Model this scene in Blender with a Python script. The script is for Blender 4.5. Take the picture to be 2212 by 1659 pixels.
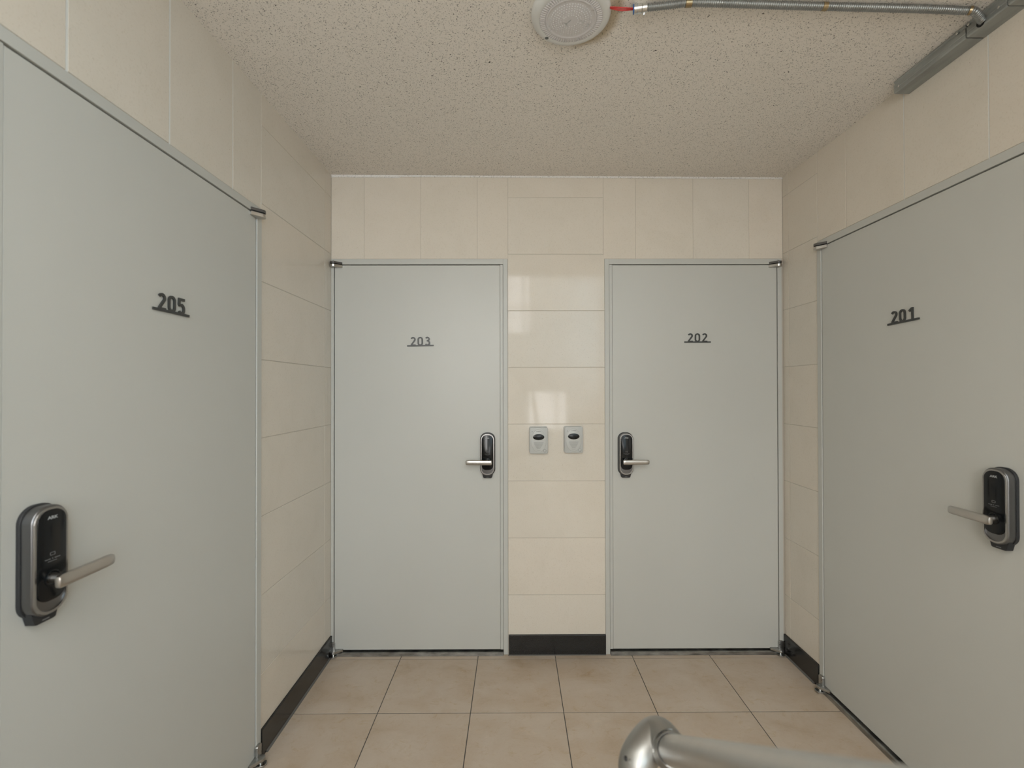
import bpy, bmesh, math, random
from mathutils import Vector, Matrix
random.seed(7)
for o in list(bpy.data.objects): bpy.data.objects.remove(o)
SC = bpy.context.scene
COL = SC.collection

# ------------------------------------------------------------------ room numbers (metres)
XL, XR, D = -0.9677, 1.4283, 2.4973        # left wall, right wall, back wall
CAMZ = 1.401
YW = -2.6                                   # stairwell window wall behind the camera
YC = 0.30                                   # where the hall ceiling ends
ZT = 3.90                                   # top of the stairwell
LEAF0, LEAF1, FTOP = 0.027, 2.0555, 2.088   # door leaf bottom, top, frame top

# ------------------------------------------------------------------ camera
cam_d = bpy.data.cameras.new('camera'); cam = bpy.data.objects.new('camera', cam_d); COL.objects.link(cam)
M = ((0.9999898, -0.0040871, -0.0019000), (0.0040999, 0.9999685, 0.0067999), (0.0018721, -0.0068077, 0.9999751))
right, fwd, up = Vector(M[0]), Vector(M[1]), Vector(M[2])
rot = Matrix((right, up, -fwd)).transposed()
cam.matrix_world = Matrix.Translation((0, 0, CAMZ)) @ rot.to_4x4()
cam_d.sensor_width = 36.0; cam_d.sensor_fit = 'HORIZONTAL'
cam_d.lens = 36.0 * 1019.05 / 2212
cam_d.shift_x = -(1114.92 - 1106) / 2212
cam_d.shift_y = (832.66 - 829.5) / 2212
cam_d.clip_start = 0.02
cam_d.dof.use_dof = True; cam_d.dof.focus_distance = 2.3; cam_d.dof.aperture_fstop = 3.2
SC.camera = cam

# ------------------------------------------------------------------ world, daylight, exposure
W = bpy.data.worlds.new('world'); SC.world = W; W.use_nodes = True
W.node_tree.nodes['Background'].inputs[0].default_value = (0.75, 0.85, 1.0, 1)
W.node_tree.nodes['Background'].inputs[1].default_value = 0.6
SC.view_settings.view_transform = 'Standard'; SC.view_settings.look = 'None'
SC.view_settings.gamma = 1.0; SC.view_settings.use_curve_mapping = False
SC.view_settings.exposure = 0.14
WIN_A = (-0.15, 0.30, 2.25, 3.72)           # x0,x1,z0,z1 of the upper window
WIN_FILL = (-0.93, -0.25, 0.98, 2.90)          # unseen landing opening, added to let in fill light
WIN_B = (0.19, 0.90, 0.72, 1.40)            # lower window
def daylight(name, win, power, color):
    l = bpy.data.lights.new(name, 'AREA'); l.shape = 'RECTANGLE'
    l.size = win[1] - win[0]; l.size_y = win[3] - win[2]; l.energy = power; l.color = color
    o = bpy.data.objects.new(name, l); COL.objects.link(o)
    o.location = ((win[0] + win[1]) / 2, YW - 0.16, (win[2] + win[3]) / 2)
    o.rotation_euler = (math.radians(90), 0, 0)     # shines towards +Y
    return o
daylight('landing_fill_light', WIN_FILL, 52, (1.0, 0.975, 0.94))  # added fill, lifts the hall ceiling and upper back wall
daylight('daylight_upper_curtained_pane', WIN_A, 10, (1.0, 0.98, 0.97))
daylight('daylight_lower_window', WIN_B, 8, (1.0, 0.98, 0.96))
WIN_C = (-2.50, -1.65, 1.20, 3.60)          # y0,y1,z0,z1 of the side window in the right stairwell wall
l_ = bpy.data.lights.new('daylight_side_window', 'AREA'); l_.shape = 'RECTANGLE'; l_.size = 2.40; l_.size_y = 0.85
l_.energy = 88; l_.color = (0.58, 0.82, 1.0)
o_ = bpy.data.objects.new('daylight_side_window', l_); COL.objects.link(o_)
o_.location = (XR + 0.13, -2.075, 2.40); o_.rotation_euler = (0, math.radians(90), 0)   # shines towards -X
def stair_fill(x, y, z, sx, sy, power, color):      # unseen area light added under the stairwell ceiling for bounce fill
    l = bpy.data.lights.new('stairwell_fill_light', 'AREA'); l.shape = 'RECTANGLE'; l.size = sx; l.size_y = sy
    l.energy = power; l.color = color
    o = bpy.data.objects.new('stairwell_fill_light', l); COL.objects.link(o); o.location = (x, y, z)
stair_fill(0.25, -1.5, 3.86, 1.8, 1.6, 38, (1.0, 0.965, 0.92))

# ------------------------------------------------------------------ materials
def mat(name, rgb, rough=0.5, metal=0.0, spec=0.5, coat=0.0, coat_rough=0.05):
    m = bpy.data.materials.new(name); m.use_nodes = True
    b = m.node_tree.nodes['Principled BSDF']
    b.inputs['Base Color'].default_value = (*rgb, 1); b.inputs['Roughness'].default_value = rough
    b.inputs['Metallic'].default_value = metal; b.inputs['Specular IOR Level'].default_value = spec
    b.inputs['Coat Weight'].default_value = coat; b.inputs['Coat Roughness'].default_value = coat_rough
    return m
def nd(m, t, **kw):
    n = m.node_tree.nodes.new(t)
    for k, v in kw.items(): setattr(n, k, v)
    return n
def lk(m, a, b): m.node_tree.links.new(a, b)
def bsdf(m): return m.node_tree.nodes['Principled BSDF']
def coords(m, scale=(1, 1, 1), attr=None):
    tc = nd(m, 'ShaderNodeTexCoord'); out = tc.outputs['Object']
    if attr:
        a = nd(m, 'ShaderNodeAttribute', attribute_name=attr)
        s = nd(m, 'ShaderNodeVectorMath', operation='SCALE'); s.inputs[3].default_value = 37.0
        lk(m, a.outputs['Color'], s.inputs[0])
        ad = nd(m, 'ShaderNodeVectorMath', operation='ADD'); lk(m, out, ad.inputs[0]); lk(m, s.outputs[0], ad.inputs[1]); out = ad.outputs[0]
    mp = nd(m, 'ShaderNodeMapping'); mp.inputs['Scale'].default_value = scale
    lk(m, out, mp.inputs['Vector']); return mp.outputs[0]
def noise(m, vec, scale, detail=4, rough=0.55, dist=0.0):
    n = nd(m, 'ShaderNodeTexNoise'); n.inputs['Scale'].default_value = scale; n.inputs['Detail'].default_value = detail
    n.inputs['Roughness'].default_value = rough; n.inputs['Distortion'].default_value = dist
    lk(m, vec, n.inputs['Vector']); return n.outputs['Fac']
def ramp(m, fac, stops):
    r = nd(m, 'ShaderNodeValToRGB'); e = r.color_ramp.elements
    while len(e) < len(stops): e.new(0.5)
    for i, (p, c) in enumerate(stops):
        e[i].position = p; e[i].color = (*c, 1) if len(c) == 3 else c
    lk(m, fac, r.inputs[0]); return r.outputs[0]
def mix(m, fac, a, b, mode='MIX'):
    n = nd(m, 'ShaderNodeMix', data_type='RGBA', blend_type=mode)
    if hasattr(fac, 'links'): lk(m, fac, n.inputs[0])
    else: n.inputs[0].default_value = fac
    for s, v in ((n.inputs[6], a), (n.inputs[7], b)):
        if hasattr(v, 'links'): lk(m, v, s)
        else: s.default_value = (*v, 1)
    return n.outputs[2]
def math_(m, op, a, b=None, clamp=False):
    n = nd(m, 'ShaderNodeMath', operation=op); n.use_clamp = clamp
    for i, v in enumerate((a, b)):
        if v is None: continue
        if hasattr(v, 'links'): lk(m, v, n.inputs[i])
        else: n.inputs[i].default_value = v
    return n.outputs[0]
def bump(m, h, strength=0.1, dist=0.001):
    b = nd(m, 'ShaderNodeBump'); b.inputs['Strength'].default_value = strength; b.inputs['Distance'].default_value = dist
    lk(m, h, b.inputs['Height']); lk(m, b.outputs[0], bsdf(m).inputs['Normal'])

# cream polished wall tile
m_tile = mat('wall_tile', (0.7, 0.63, 0.55), 0.13, spec=0.4)
v = coords(m_tile, attr='tvar')
c = ramp(m_tile, noise(m_tile, v, 5.0, 5, 0.6, 0.6), [(0.3, (0.712, 0.655, 0.570)), (0.5, (0.732, 0.675, 0.592)), (0.72, (0.746, 0.688, 0.606))])
fine = ramp(m_tile, noise(m_tile, v, 170, 3, 0.7), [(0.30, (0.86, 0.84, 0.80)), (0.46, (1, 1, 1))])
c = mix(m_tile, 0.55, c, fine, 'MULTIPLY')
at = nd(m_tile, 'ShaderNodeAttribute', attribute_name='tvar')
tint = ramp(m_tile, at.outputs['Fac'], [(0.0, (0.975, 0.985, 0.99)), (0.5, (1, 0.995, 0.985)), (1.0, (1.02, 0.995, 0.975))])
c = mix(m_tile, 1.0, c, tint, 'MULTIPLY')
vo = nd(m_tile, 'ShaderNodeTexVoronoi'); vo.inputs['Scale'].default_value = 42; lk(m_tile, v, vo.inputs['Vector'])
pit = ramp(m_tile, vo.outputs['Distance'], [(0.03, (0.50, 0.42, 0.34)), (0.055, (1, 1, 1))])
keep = ramp(m_tile, vo.outputs['Color'], [(0.30, (1, 1, 1)), (0.32, (0, 0, 0))])
c = mix(m_tile, keep, c, mix(m_tile, 1.0, c, pit, 'MULTIPLY'))
lk(m_tile, c, bsdf(m_tile).inputs['Base Color'])
lk(m_tile, ramp(m_tile, noise(m_tile, v, 9, 3), [(0.3, (0.05,) * 3), (0.7, (0.10,) * 3)]), bsdf(m_tile).inputs['Roughness'])
bump(m_tile, noise(m_tile, v, 7, 1), 0.06, 0.0015)
m_grout = mat('wall_grout', (0.53, 0.485, 0.42), 0.85)
m_bead2 = mat('ceiling_edge_plaster', (0.82, 0.80, 0.77), 0.8)
v = coords(m_bead2); lk(m_bead2, ramp(m_bead2, noise(m_bead2, v, 190, 2, 0.6), [(0.60, (0.82, 0.80, 0.77)), (0.66, (0.25, 0.23, 0.20))]), bsdf(m_bead2).inputs['Base Color'])
m_caulk = mat('white_caulk', (0.78, 0.78, 0.75), 0.55)
m_void = mat('dark_cavity', (0.012, 0.012, 0.012), 0.9)
m_plaster = mat('stairwell_plaster', (0.80, 0.78, 0.75), 0.8)

# marbled floor tile
m_floor = mat('floor_tile', (0.5, 0.4, 0.3), 0.34, spec=0.45)
v = coords(m_floor, (1, 1.25, 1), attr='tvar')
n1 = noise(m_floor, v, 5.0, 8, 0.60, 0.5)
c = ramp(m_floor, n1, [(0.25, (0.430, 0.330, 0.232)), (0.42, (0.505, 0.405, 0.308)), (0.55, (0.532, 0.440, 0.350)), (0.75, (0.568, 0.480, 0.395))])
n2 = noise(m_floor, v, 17, 7, 0.72, 0.9)
blot = ramp(m_floor, n2, [(0.55, (1, 1, 1)), (0.72, (0.86, 0.78, 0.62))])
c = mix(m_floor, 0.85, c, blot, 'MULTIPLY')
pale = ramp(m_floor, noise(m_floor, v, 26, 7, 0.75, 0.6), [(0.56, (1, 1, 1)), (0.70, (1.07, 1.06, 1.04))])
c = mix(m_floor, 0.9, c, pale, 'MULTIPLY')
vein = ramp(m_floor, noise(m_floor, v, 13, 6, 0.65, 1.6), [(0.49, (1, 1, 1)), (0.5, (0.86, 0.79, 0.70)), (0.51, (1, 1, 1))])
c = mix(m_floor, 0.45, c, vein, 'MULTIPLY')
lk(m_floor, c, bsdf(m_floor).inputs['Base Color'])
lk(m_floor, ramp(m_floor, n2, [(0.3, (0.32,) * 3), (0.7, (0.45,) * 3)]), bsdf(m_floor).inputs['Roughness'])
m_fgrout = mat('floor_grout', (0.085, 0.080, 0.072), 0.9)
m_fgrout2 = mat('pale_floor_grout', (0.30, 0.26, 0.21), 0.85)

# speckled mineral-fibre ceiling
m_ceil = mat('speckled_ceiling', (0.6, 0.55, 0.5), 0.92, spec=0.2)
v = coords(m_ceil)
wob = nd(m_ceil, 'ShaderNodeTexNoise'); wob.inputs['Scale'].default_value = 75; wob.inputs['Detail'].default_value = 2
lk(m_ceil, v, wob.inputs['Vector'])
sub = nd(m_ceil, 'ShaderNodeVectorMath', operation='SUBTRACT'); lk(m_ceil, wob.outputs['Color'], sub.inputs[0]); sub.inputs[1].default_value = (.5, .5, .5)
sc_ = nd(m_ceil, 'ShaderNodeVectorMath', operation='SCALE'); lk(m_ceil, sub.outputs[0], sc_.inputs[0]); sc_.inputs[3].default_value = 0.020
vd = nd(m_ceil, 'ShaderNodeVectorMath', operation='ADD'); lk(m_ceil, v, vd.inputs[0]); lk(m_ceil, sc_.outputs[0], vd.inputs[1])
def flecks(scale, stretch, thr_lo, thr_hi, keepf, ang=0.6):
    mp = nd(m_ceil, 'ShaderNodeMapping'); mp.inputs['Scale'].default_value = stretch; mp.inputs['Rotation'].default_value = (0, 0, ang)
    lk(m_ceil, vd.outputs[0], mp.inputs['Vector'])
    vo = nd(m_ceil, 'ShaderNodeTexVoronoi'); vo.inputs['Scale'].default_value = scale
    lk(m_ceil, mp.outputs[0], vo.inputs['Vector'])
    a = ramp(m_ceil, vo.outputs['Distance'], [(thr_lo, (1, 1, 1)), (thr_hi, (0, 0, 0))])
    k = ramp(m_ceil, vo.outputs['Color'], [(keepf, (1, 1, 1)), (keepf + 0.04, (0, 0, 0))])
    return math_(m_ceil, 'MULTIPLY', a, k)
f1 = flecks(120, (1, 1.8, 1), 0.14, 0.28, 0.40, 0.6)
f2 = flecks(175, (1.5, 1, 1), 0.15, 0.30, 0.46, -0.4)
f3 = flecks(260, (1, 1.3, 1), 0.14, 0.32, 0.44, 1.3)
fl = math_(m_ceil, 'MAXIMUM', math_(m_ceil, 'MAXIMUM', f1, f2), math_(m_ceil, 'MULTIPLY', f3, 0.6), clamp=True)
base = ramp(m_ceil, noise(m_ceil, v, 3.0, 3), [(0.3, (0.855, 0.808, 0.745)), (0.7, (0.880, 0.832, 0.768))])
LC = (0.1710, 1.3980)                         # ceiling lamp position
sx = nd(m_ceil, 'ShaderNodeSeparateXYZ'); lk(m_ceil, v, sx.inputs[0])
dx = math_(m_ceil, 'SUBTRACT', sx.outputs[0], LC[0] + 0.012); dy = math_(m_ceil, 'SUBTRACT', sx.outputs[1], LC[1] + 0.000)
rr = math_(m_ceil, 'SQRT', math_(m_ceil, 'ADD', math_(m_ceil, 'MULTIPLY', dx, dx), math_(m_ceil, 'MULTIPLY', dy, dy)))
rr = math_(m_ceil, 'ADD', rr, math_(m_ceil, 'MULTIPLY', math_(m_ceil, 'SUBTRACT', noise(m_ceil, v, 24, 2), 0.5), 0.03))
ringm = ramp(m_ceil, rr, [(0.128, (1, 1, 1)), (0.150, (0, 0, 0))])
side = ramp(m_ceil, math_(m_ceil, 'ADD', dx, math_(m_ceil, 'MULTIPLY', dy, 0.45)), [(0.045, (0, 0, 0)), (0.10, (1, 1, 1))])
stain = math_(m_ceil, 'MULTIPLY', math_(m_ceil, 'MULTIPLY', ringm, side), 0.75)
base = mix(m_ceil, stain, base, (0.43, 0.33, 0.19))
c = mix(m_ceil, fl, base, (0.050, 0.040, 0.032))
lk(m_ceil, c, bsdf(m_ceil).inputs['Base Color'])
bump(m_ceil, math_(m_ceil, 'SUBTRACT', math_(m_ceil, 'MULTIPLY', noise(m_ceil, v, 260, 3), 0.35), fl), 0.5, 0.0015)

# painted steel of doors and frames
def paint(name, rgb, rough):
    m = mat(name, rgb, rough, spec=0.5)
    v = coords(m)
    c = ramp(m, noise(m, v, 3.5, 4), [(0.3, tuple(x * 0.992 for x in rgb)), (0.7, tuple(x * 1.008 for x in rgb))])
    lk(m, c, bsdf(m).inputs['Base Color'])
    bump(m, noise(m, v, 420, 2), 0.05, 0.0006)
    return m
m_leaf = paint('door_paint', (0.565, 0.563, 0.527), 0.36)
m_frame = paint('frame_paint', (0.548, 0.548, 0.514), 0.38)
m_granite = mat('black_granite', (0.012, 0.012, 0.012), 0.18)
v = coords(m_granite); lk(m_granite, ramp(m_granite, noise(m_granite, v, 260, 3, 0.7), [(0.5, (0.010, 0.010, 0.010)), (0.75, (0.035, 0.034, 0.032))]), bsdf(m_granite).inputs['Base Color'])
m_bead = mat('grey_sealant', (0.12, 0.115, 0.105), 0.7)
def metal(name, rgb, rough, sc=60, var=0.12, stretch=(1, 1, 1)):
    m = mat(name, rgb, rough, 1.0)
    v = coords(m, stretch); n = noise(m, v, sc, 4)
    lk(m, ramp(m, n, [(0.3, tuple(x * (1 - var) for x in rgb)), (0.7, tuple(min(1, x * (1 + var)) for x in rgb))]), bsdf(m).inputs['Base Color'])
    lk(m, ramp(m, n, [(0.3, (rough * 0.8,) * 3), (0.7, (min(1, rough * 1.25),) * 3)]), bsdf(m).inputs['Roughness'])
    return m
m_steel = metal('worn_threshold_steel', (0.33, 0.33, 0.32), 0.38, 18, 0.35, (1, 1, 3))
m_hinge = metal('hinge_steel', (0.42, 0.42, 0.41), 0.30, 50)
m_nickel = mat('satin_nickel', (0.52, 0.50, 0.475), 0.30, 1.0)
m_case = mat('lock_case_silver', (0.20, 0.20, 0.205), 0.34, 1.0)
m_rim = mat('lock_rim_silver', (0.36, 0.355, 0.35), 0.26, 1.0)
m_glass = mat('black_glass', (0.006, 0.007, 0.008), 0.14, spec=0.32)
m_rubber = mat('black_plastic', (0.018, 0.019, 0.021), 0.5)
m_print = mat('pale_print', (0.38, 0.39, 0.39), 0.5)
m_printd = mat('grey_print', (0.22, 0.22, 0.22), 0.5)
m_sign = mat('dark_sign', (0.040, 0.042, 0.040), 0.36)
m_galv = metal('galvanized_steel', (0.37, 0.385, 0.37), 0.55, 22, 0.22, (1, 0.25, 1)); bsdf(m_galv).inputs['Metallic'].default_value = 0.55
m_hose = metal('conduit_steel', (0.29, 0.30, 0.295), 0.36, 30, 0.10); bsdf(m_hose).inputs['Metallic'].default_value = 0.75
m_brass = metal('brass_band', (0.42, 0.33, 0.20), 0.30, 60)
m_zinc = metal('bright_zinc', (0.70, 0.71, 0.70), 0.20, 40)
m_blue = mat('blue_plastic', (0.012, 0.11, 0.36), 0.4)
m_red = mat('red_wire_sheath', (0.55, 0.035, 0.03), 0.4)
m_inter = mat('intercom_plastic', (0.50, 0.505, 0.485), 0.38)
m_inter2 = mat('intercom_oval_plastic', (0.54, 0.545, 0.525), 0.33)
m_grille = mat('intercom_slots', (0.30, 0.30, 0.285), 0.6)
m_lamp = mat('lamp_plastic', (0.72, 0.72, 0.70), 0.30)
m_lens = mat('ribbed_lens', (0.50, 0.49, 0.485), 0.16, spec=0.6)
v = coords(m_lens)
lk(m_lens, ramp(m_lens, noise(m_lens, v, 38, 4, 0.6, 1.0), [(0.60, (0.66, 0.64, 0.645)), (0.70, (0.36, 0.36, 0.36))]), bsdf(m_lens).inputs['Base Color'])
m_sensor = mat('grey_sensor_eye', (0.10, 0.11, 0.105), 0.3)
m_rail = metal('brushed_stainless', (0.60, 0.595, 0.58), 0.36, 40, 0.03)
m_fit = metal('cast_stainless', (0.40, 0.395, 0.38), 0.40, 14, 0.05)
m_brown = mat('olive_door_seal', (0.20, 0.18, 0.12), 0.6)

# ------------------------------------------------------------------ mesh helpers
class MB:
    def __init__(s): s.v = []; s.f = []; s.m = []; s.a = []
    def add(s, verts, faces, mi=0, av=0.5):
        b = len(s.v); s.v += [tuple(x) for x in verts]
        for f in faces: s.f.append(tuple(b + i for i in f)); s.m.append(mi); s.a.append(av)
    def box(s, a, b, mi=0, av=0.5):
        (x0, y0, z0), (x1, y1, z1) = [min(p, q) for p, q in zip(a, b)], [max(p, q) for p, q in zip(a, b)]
        s.add([(x0, y0, z0), (x1, y0, z0), (x1, y1, z0), (x0, y1, z0), (x0, y0, z1), (x1, y0, z1), (x1, y1, z1), (x0, y1, z1)],
              [(0, 3, 2, 1), (4, 5, 6, 7), (0, 1, 5, 4), (1, 2, 6, 5), (2, 3, 7, 6), (3, 0, 4, 7)], mi, av)
    def prism(s, pts, a, b, axis='y', mi=0, bev=0.0, steps=1):
        """pts: 2D outline; extruded from a to b (b = the visible end, bevelled by bev)."""
        area = sum(p[0] * q[1] - q[0] * p[1] for p, q in zip(pts, pts[1:] + pts[:1]))
        if area < 0: pts = pts[::-1]
        def P(p, t):
            return {'y': (p[0], t, p[1]), 'z': (p[0], p[1], t), 'x': (t, p[0], p[1])}[axis]
        sg = 1 if b > a else -1
        rings = [(0.0, a)]
        if bev > 0:
            for k in range(steps + 1):
                th = k / steps * math.pi / 2
                rings.append((bev * (1 - math.cos(th)), b - sg * bev * (1 - math.sin(th))))
        else: rings.append((0.0, b))
        n = len(pts); base = len(s.v)
        for ins, t in rings:
            q = inset(pts, ins) if ins > 0 else pts
            s.v += [P(p, t) for p in q]
        for k in range(len(rings) - 1):
            for i in range(n):
                j = (i + 1) % n
                s.f.append((base + k * n + i, base + k * n + j, base + (k + 1) * n + j, base + (k + 1) * n + i)); s.m.append(mi); s.a.append(.5)
        s.f.append(tuple(base + i for i in range(n))[::-1]); s.m.append(mi); s.a.append(.5)
        s.f.append(tuple(base + (len(rings) - 1) * n + i for i in range(n))); s.m.append(mi); s.a.append(.5)
    def sweep(s, path, radii, n=20, mi=0, cap=True):
        path = [Vector(p) for p in path]; base = len(s.v)
        t0 = (path[1] - path[0]).normalized()
        ref = Vector((0, 0, 1)) if abs(t0.z) < 0.9 else Vector((0, 1, 0))
        u = t0.cross(ref).normalized()
        for i, p in enumerate(path):
            t = ((path[min(i + 1, len(path) - 1)] - path[max(i - 1, 0)])).normalized()
            u = (u - t * u.dot(t)).normalized(); w = t.cross(u)
            r = radii[i] if hasattr(radii, '__len__') else radii
            for k in range(n):
                a = 2 * math.pi * k / n
                s.v.append(tuple(p + u * (r * math.cos(a)) + w * (r * math.sin(a))))
        for i in range(len(path) - 1):
            for k in range(n):
                j = (k + 1) % n
                s.f.append((base + i * n + k, base + i * n + j, base + (i + 1) * n + j, base + (i + 1) * n + k)); s.m.append(mi); s.a.append(.5)
        if cap:
            s.f.append(tuple(base + k for k in range(n))[::-1]); s.m.append(mi); s.a.append(.5)
            e = base + (len(path) - 1) * n
            s.f.append(tuple(e + k for k in range(n))); s.m.append(mi); s.a.append(.5)
    def lathe(s, prof, c, n=64, axis='z', mi=0, rfun=None):
        """prof: list of (r, t) along the axis from centre c."""
        base = len(s.v)
        for i, (r, t) in enumerate(prof):
            for k in range(n):
                a = 2 * math.pi * k / n; q = rfun(i, k, r, t) if rfun else (r, t)
                ca, sa = q[0] * math.cos(a), q[0] * math.sin(a)
                s.v.append({'z': (c[0] + ca, c[1] + sa, c[2] + q[1]), 'y': (c[0] + ca, c[1] + q[1], c[2] + sa), 'x': (c[0] + q[1], c[1] + ca, c[2] + sa)}[axis])
        for i in range(len(prof) - 1):
            for k in range(n):
                j = (k + 1) % n
                s.f.append((base + i * n + k, base + i * n + j, base + (i + 1) * n + j, base + (i + 1) * n + k)); s.m.append(mi); s.a.append(.5)
        s.f.append(tuple(base + k for k in range(n))); s.m.append(mi); s.a.append(.5)
        e = base + (len(prof) - 1) * n
        s.f.append(tuple(e + k for k in range(n))); s.m.append(mi); s.a.append(.5)
    def build(s, name, mats, parent=None, smooth=True, bevel=0.0, angle=35, fix=True):
        me = bpy.data.meshes.new(name); me.from_pydata(s.v, [], s.f)
        if not isinstance(mats, (list, tuple)): mats = [mats]
        for m_ in mats: me.materials.append(m_)
        for p, mi in zip(me.polygons, s.m): p.material_index = mi
        if any(a != .5 for a in s.a):
            at = me.color_attributes.new('tvar', 'FLOAT_COLOR', 'CORNER')
            for p, av in zip(me.polygons, s.a):
                for li in p.loop_indices: at.data[li].color = (av, (av * 7.13) % 1, (av * 13.7) % 1, 1)
        if fix:
            bm = bmesh.new(); bm.from_mesh(me)
            bmesh.ops.recalc_face_normals(bm, faces=bm.faces); bm.to_mesh(me); bm.free()
        o = bpy.data.objects.new(name, me); COL.objects.link(o)
        if parent: o.parent = parent
        if bevel > 0:
            md = o.modifiers.new('bevel', 'BEVEL'); md.width = bevel; md.segments = 2; md.limit_method = 'ANGLE'; md.angle_limit = math.radians(40)
            md.harden_normals = False
        if smooth:
            for p in me.polygons: p.use_smooth = True
            try: me.set_sharp_from_angle(angle=math.radians(angle))
            except Exception: pass
        return o
def inset(pts, d):
    n = len(pts); out = []
    for i in range(n):
        p0, p1, p2 = Vector(pts[i - 1]), Vector(pts[i]), Vector(pts[(i + 1) % n])
        e1, e2 = (p1 - p0), (p2 - p1)
        if e1.length < 1e-9 or e2.length < 1e-9: out.append(tuple(p1)); continue
        e1.normalize(); e2.normalize()
        n1, n2 = Vector((-e1.y, e1.x)), Vector((-e2.y, e2.x))
        b = n1 + n2
        if b.length < 1e-6: out.append(tuple(p1)); continue
        b.normalize(); k = d / max(0.35, b.dot(n1)); out.append(tuple(p1 + b * k))
    return out
def rrect(x0, x1, z0, z1, r, n=8, rb=None):
    rb = r if rb is None else rb; P = []
    for cx, cz, a0, q in ((x1 - rb, z0 + rb, -90, rb), (x1 - r, z1 - r, 0, r), (x0 + r, z1 - r, 90, r), (x0 + rb, z0 + rb, 180, rb)):
        for k in range(n + 1):
            a = math.radians(a0 + 90 * k / n); P.append((cx + q * math.cos(a), cz + q * math.sin(a)))
    return P
def ellipse(cx, cz, a, b, n=40): return [(cx + a * math.cos(2 * math.pi * k / n), cz + b * math.sin(2 * math.pi * k / n)) for k in range(n)]
def setp(o, label=None, cat=None, group=None, kind=None):
    if label: o['label'] = label
    if cat: o['category'] = cat
    if group: o['group'] = group
    if kind: o['kind'] = kind
    return o
def empty(name, loc, rz=0.0, **kw):
    o = bpy.data.objects.new(name, None); o.empty_display_size = 0.05; COL.objects.link(o)
    o.location = loc; o.rotation_euler = (0, 0, rz); setp(o, **kw); return o
def text_mesh(name, body, size, parent, loc, material, depth=0.0004, bold=0.0, sx=1.0):
    cu = bpy.data.curves.new(name, 'FONT'); cu.body = body; cu.size = size; cu.align_x = 'CENTER'; cu.align_y = 'CENTER'
    cu.extrude = depth; cu.offset = bold; cu.resolution_u = 2
    t = bpy.data.objects.new(name + '_tmp', cu); COL.objects.link(t)
    bpy.context.view_layer.update()
    me = bpy.data.meshes.new_from_object(t.evaluated_get(bpy.context.evaluated_depsgraph_get()))
    bpy.data.objects.remove(t); bpy.data.curves.remove(cu)
    me.name = name; me.materials.clear(); me.materials.append(material)
    me.transform(Matrix.Translation(loc) @ Matrix.Rotation(math.radians(90), 4, 'X') @ Matrix.Diagonal((sx, 1, 1, 1)))
    o = bpy.data.objects.new(name, me); COL.objects.link(o); o.parent = parent
    return o

# ------------------------------------------------------------------ tiled walls
def tiles(mb, rects, to3, gap=0.0022, depth=0.010, bev=0.0011, tilt=0.00028, skip_mi=0):
    """rects: (u0,u1,v0,v1); to3(u,v,d) -> xyz, d = depth behind the wall face."""
    for (u0, u1, v0, v1) in rects:
        g = gap / 2; a, b, c_, d_ = u0 + g, u1 - g, v0 + g, v1 - g
        if b - a < 0.004 or d_ - c_ < 0.004: continue
        w = [random.uniform(-tilt, tilt) for _ in range(3)]
        jit = [w[0] + w[1], w[0] - w[1], w[0] - w[1] * .2 + w[2], w[0] + w[1] * .4 + w[2]]
        mx = max(jit); jit = [j - mx for j in jit]      # never proud of the wall face
        cs = [(a, c_), (b, c_), (b, d_), (a, d_)]
        ci = [(a + bev, c_ + bev), (b - bev, c_ + bev), (b - bev, d_ - bev), (a + bev, d_ - bev)]
        vs = [to3(x, y, depth) for x, y in cs] + [to3(x, y, bev - j) for (x, y), j in zip(cs, jit)] + [to3(x, y, -j) for (x, y), j in zip(ci, jit)]
        fs = [(8, 9, 10, 11)]
        for i in range(4):
            j = (i + 1) % 4; fs += [(i, j, 4 + j, 4 + i), (4 + i, 4 + j, 8 + j, 8 + i)]
        mb.add(vs, fs, skip_mi, random.uniform(0.02, 0.98))
def grid(us, vs): return [(min(a, b), max(a, b), c_, d_) for a, b in zip(us, us[1:]) for c_, d_ in zip(vs, vs[1:])]
def slab(mb, rects, to3, d0, d1, mi):
    for (u0, u1, v0, v1) in rects:
        p, q = to3(u0, v0, d0), to3(u1, v1, d1); mb.box(p, q, mi)
ROWS = [0.1030, 0.3120, 0.6120, 0.9130, 1.2134, 1.5136, 1.8140, 2.1143, 2.4148]
B3 = lambda u, v, d: (u, D + d, v)
L3 = lambda u, v, d: (XL - d, u, v)
R3 = lambda u, v, d: (XR + d, u, v)
GD = 0.0016
# back wall
FX0, FX1 = -0.0343, 0.4808                    # pier between the two door frames
mb = MB()
tiles(mb, grid([FX0, FX1], ROWS[:-1] + []), B3)
tiles(mb, grid([-0.0322, 0.4741], [2.1143, 2.4148, 2.56]), B3, gap=0.0013, bev=0.0007)
tiles(mb, grid([XL, -0.7926, -0.4936, -0.1943, -0.0322], [FTOP + 0.001, 2.56]), B3, gap=0.0011, bev=0.0006)
tiles(mb, grid([0.4741, 0.6463, 0.9517, 1.2499, XR], [FTOP + 0.001, 2.56]), B3, gap=0.0011, bev=0.0006)
slab(mb, [(FX0, FX1, 0, 2.6), (XL - .1, FX0, FTOP, 2.6), (FX1, XR + .1, FTOP, 2.6), (1.4203, XR + .1, 0, FTOP)], B3, GD, 0.07, 1)
slab(mb, [(XL - .1, XR + .1, -0.1, 2.6)], B3, 0.07, 0.17, 2)
setp(mb.build('wall_back', [m_tile, m_grout, m_void], smooth=False), kind='structure')
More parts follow.
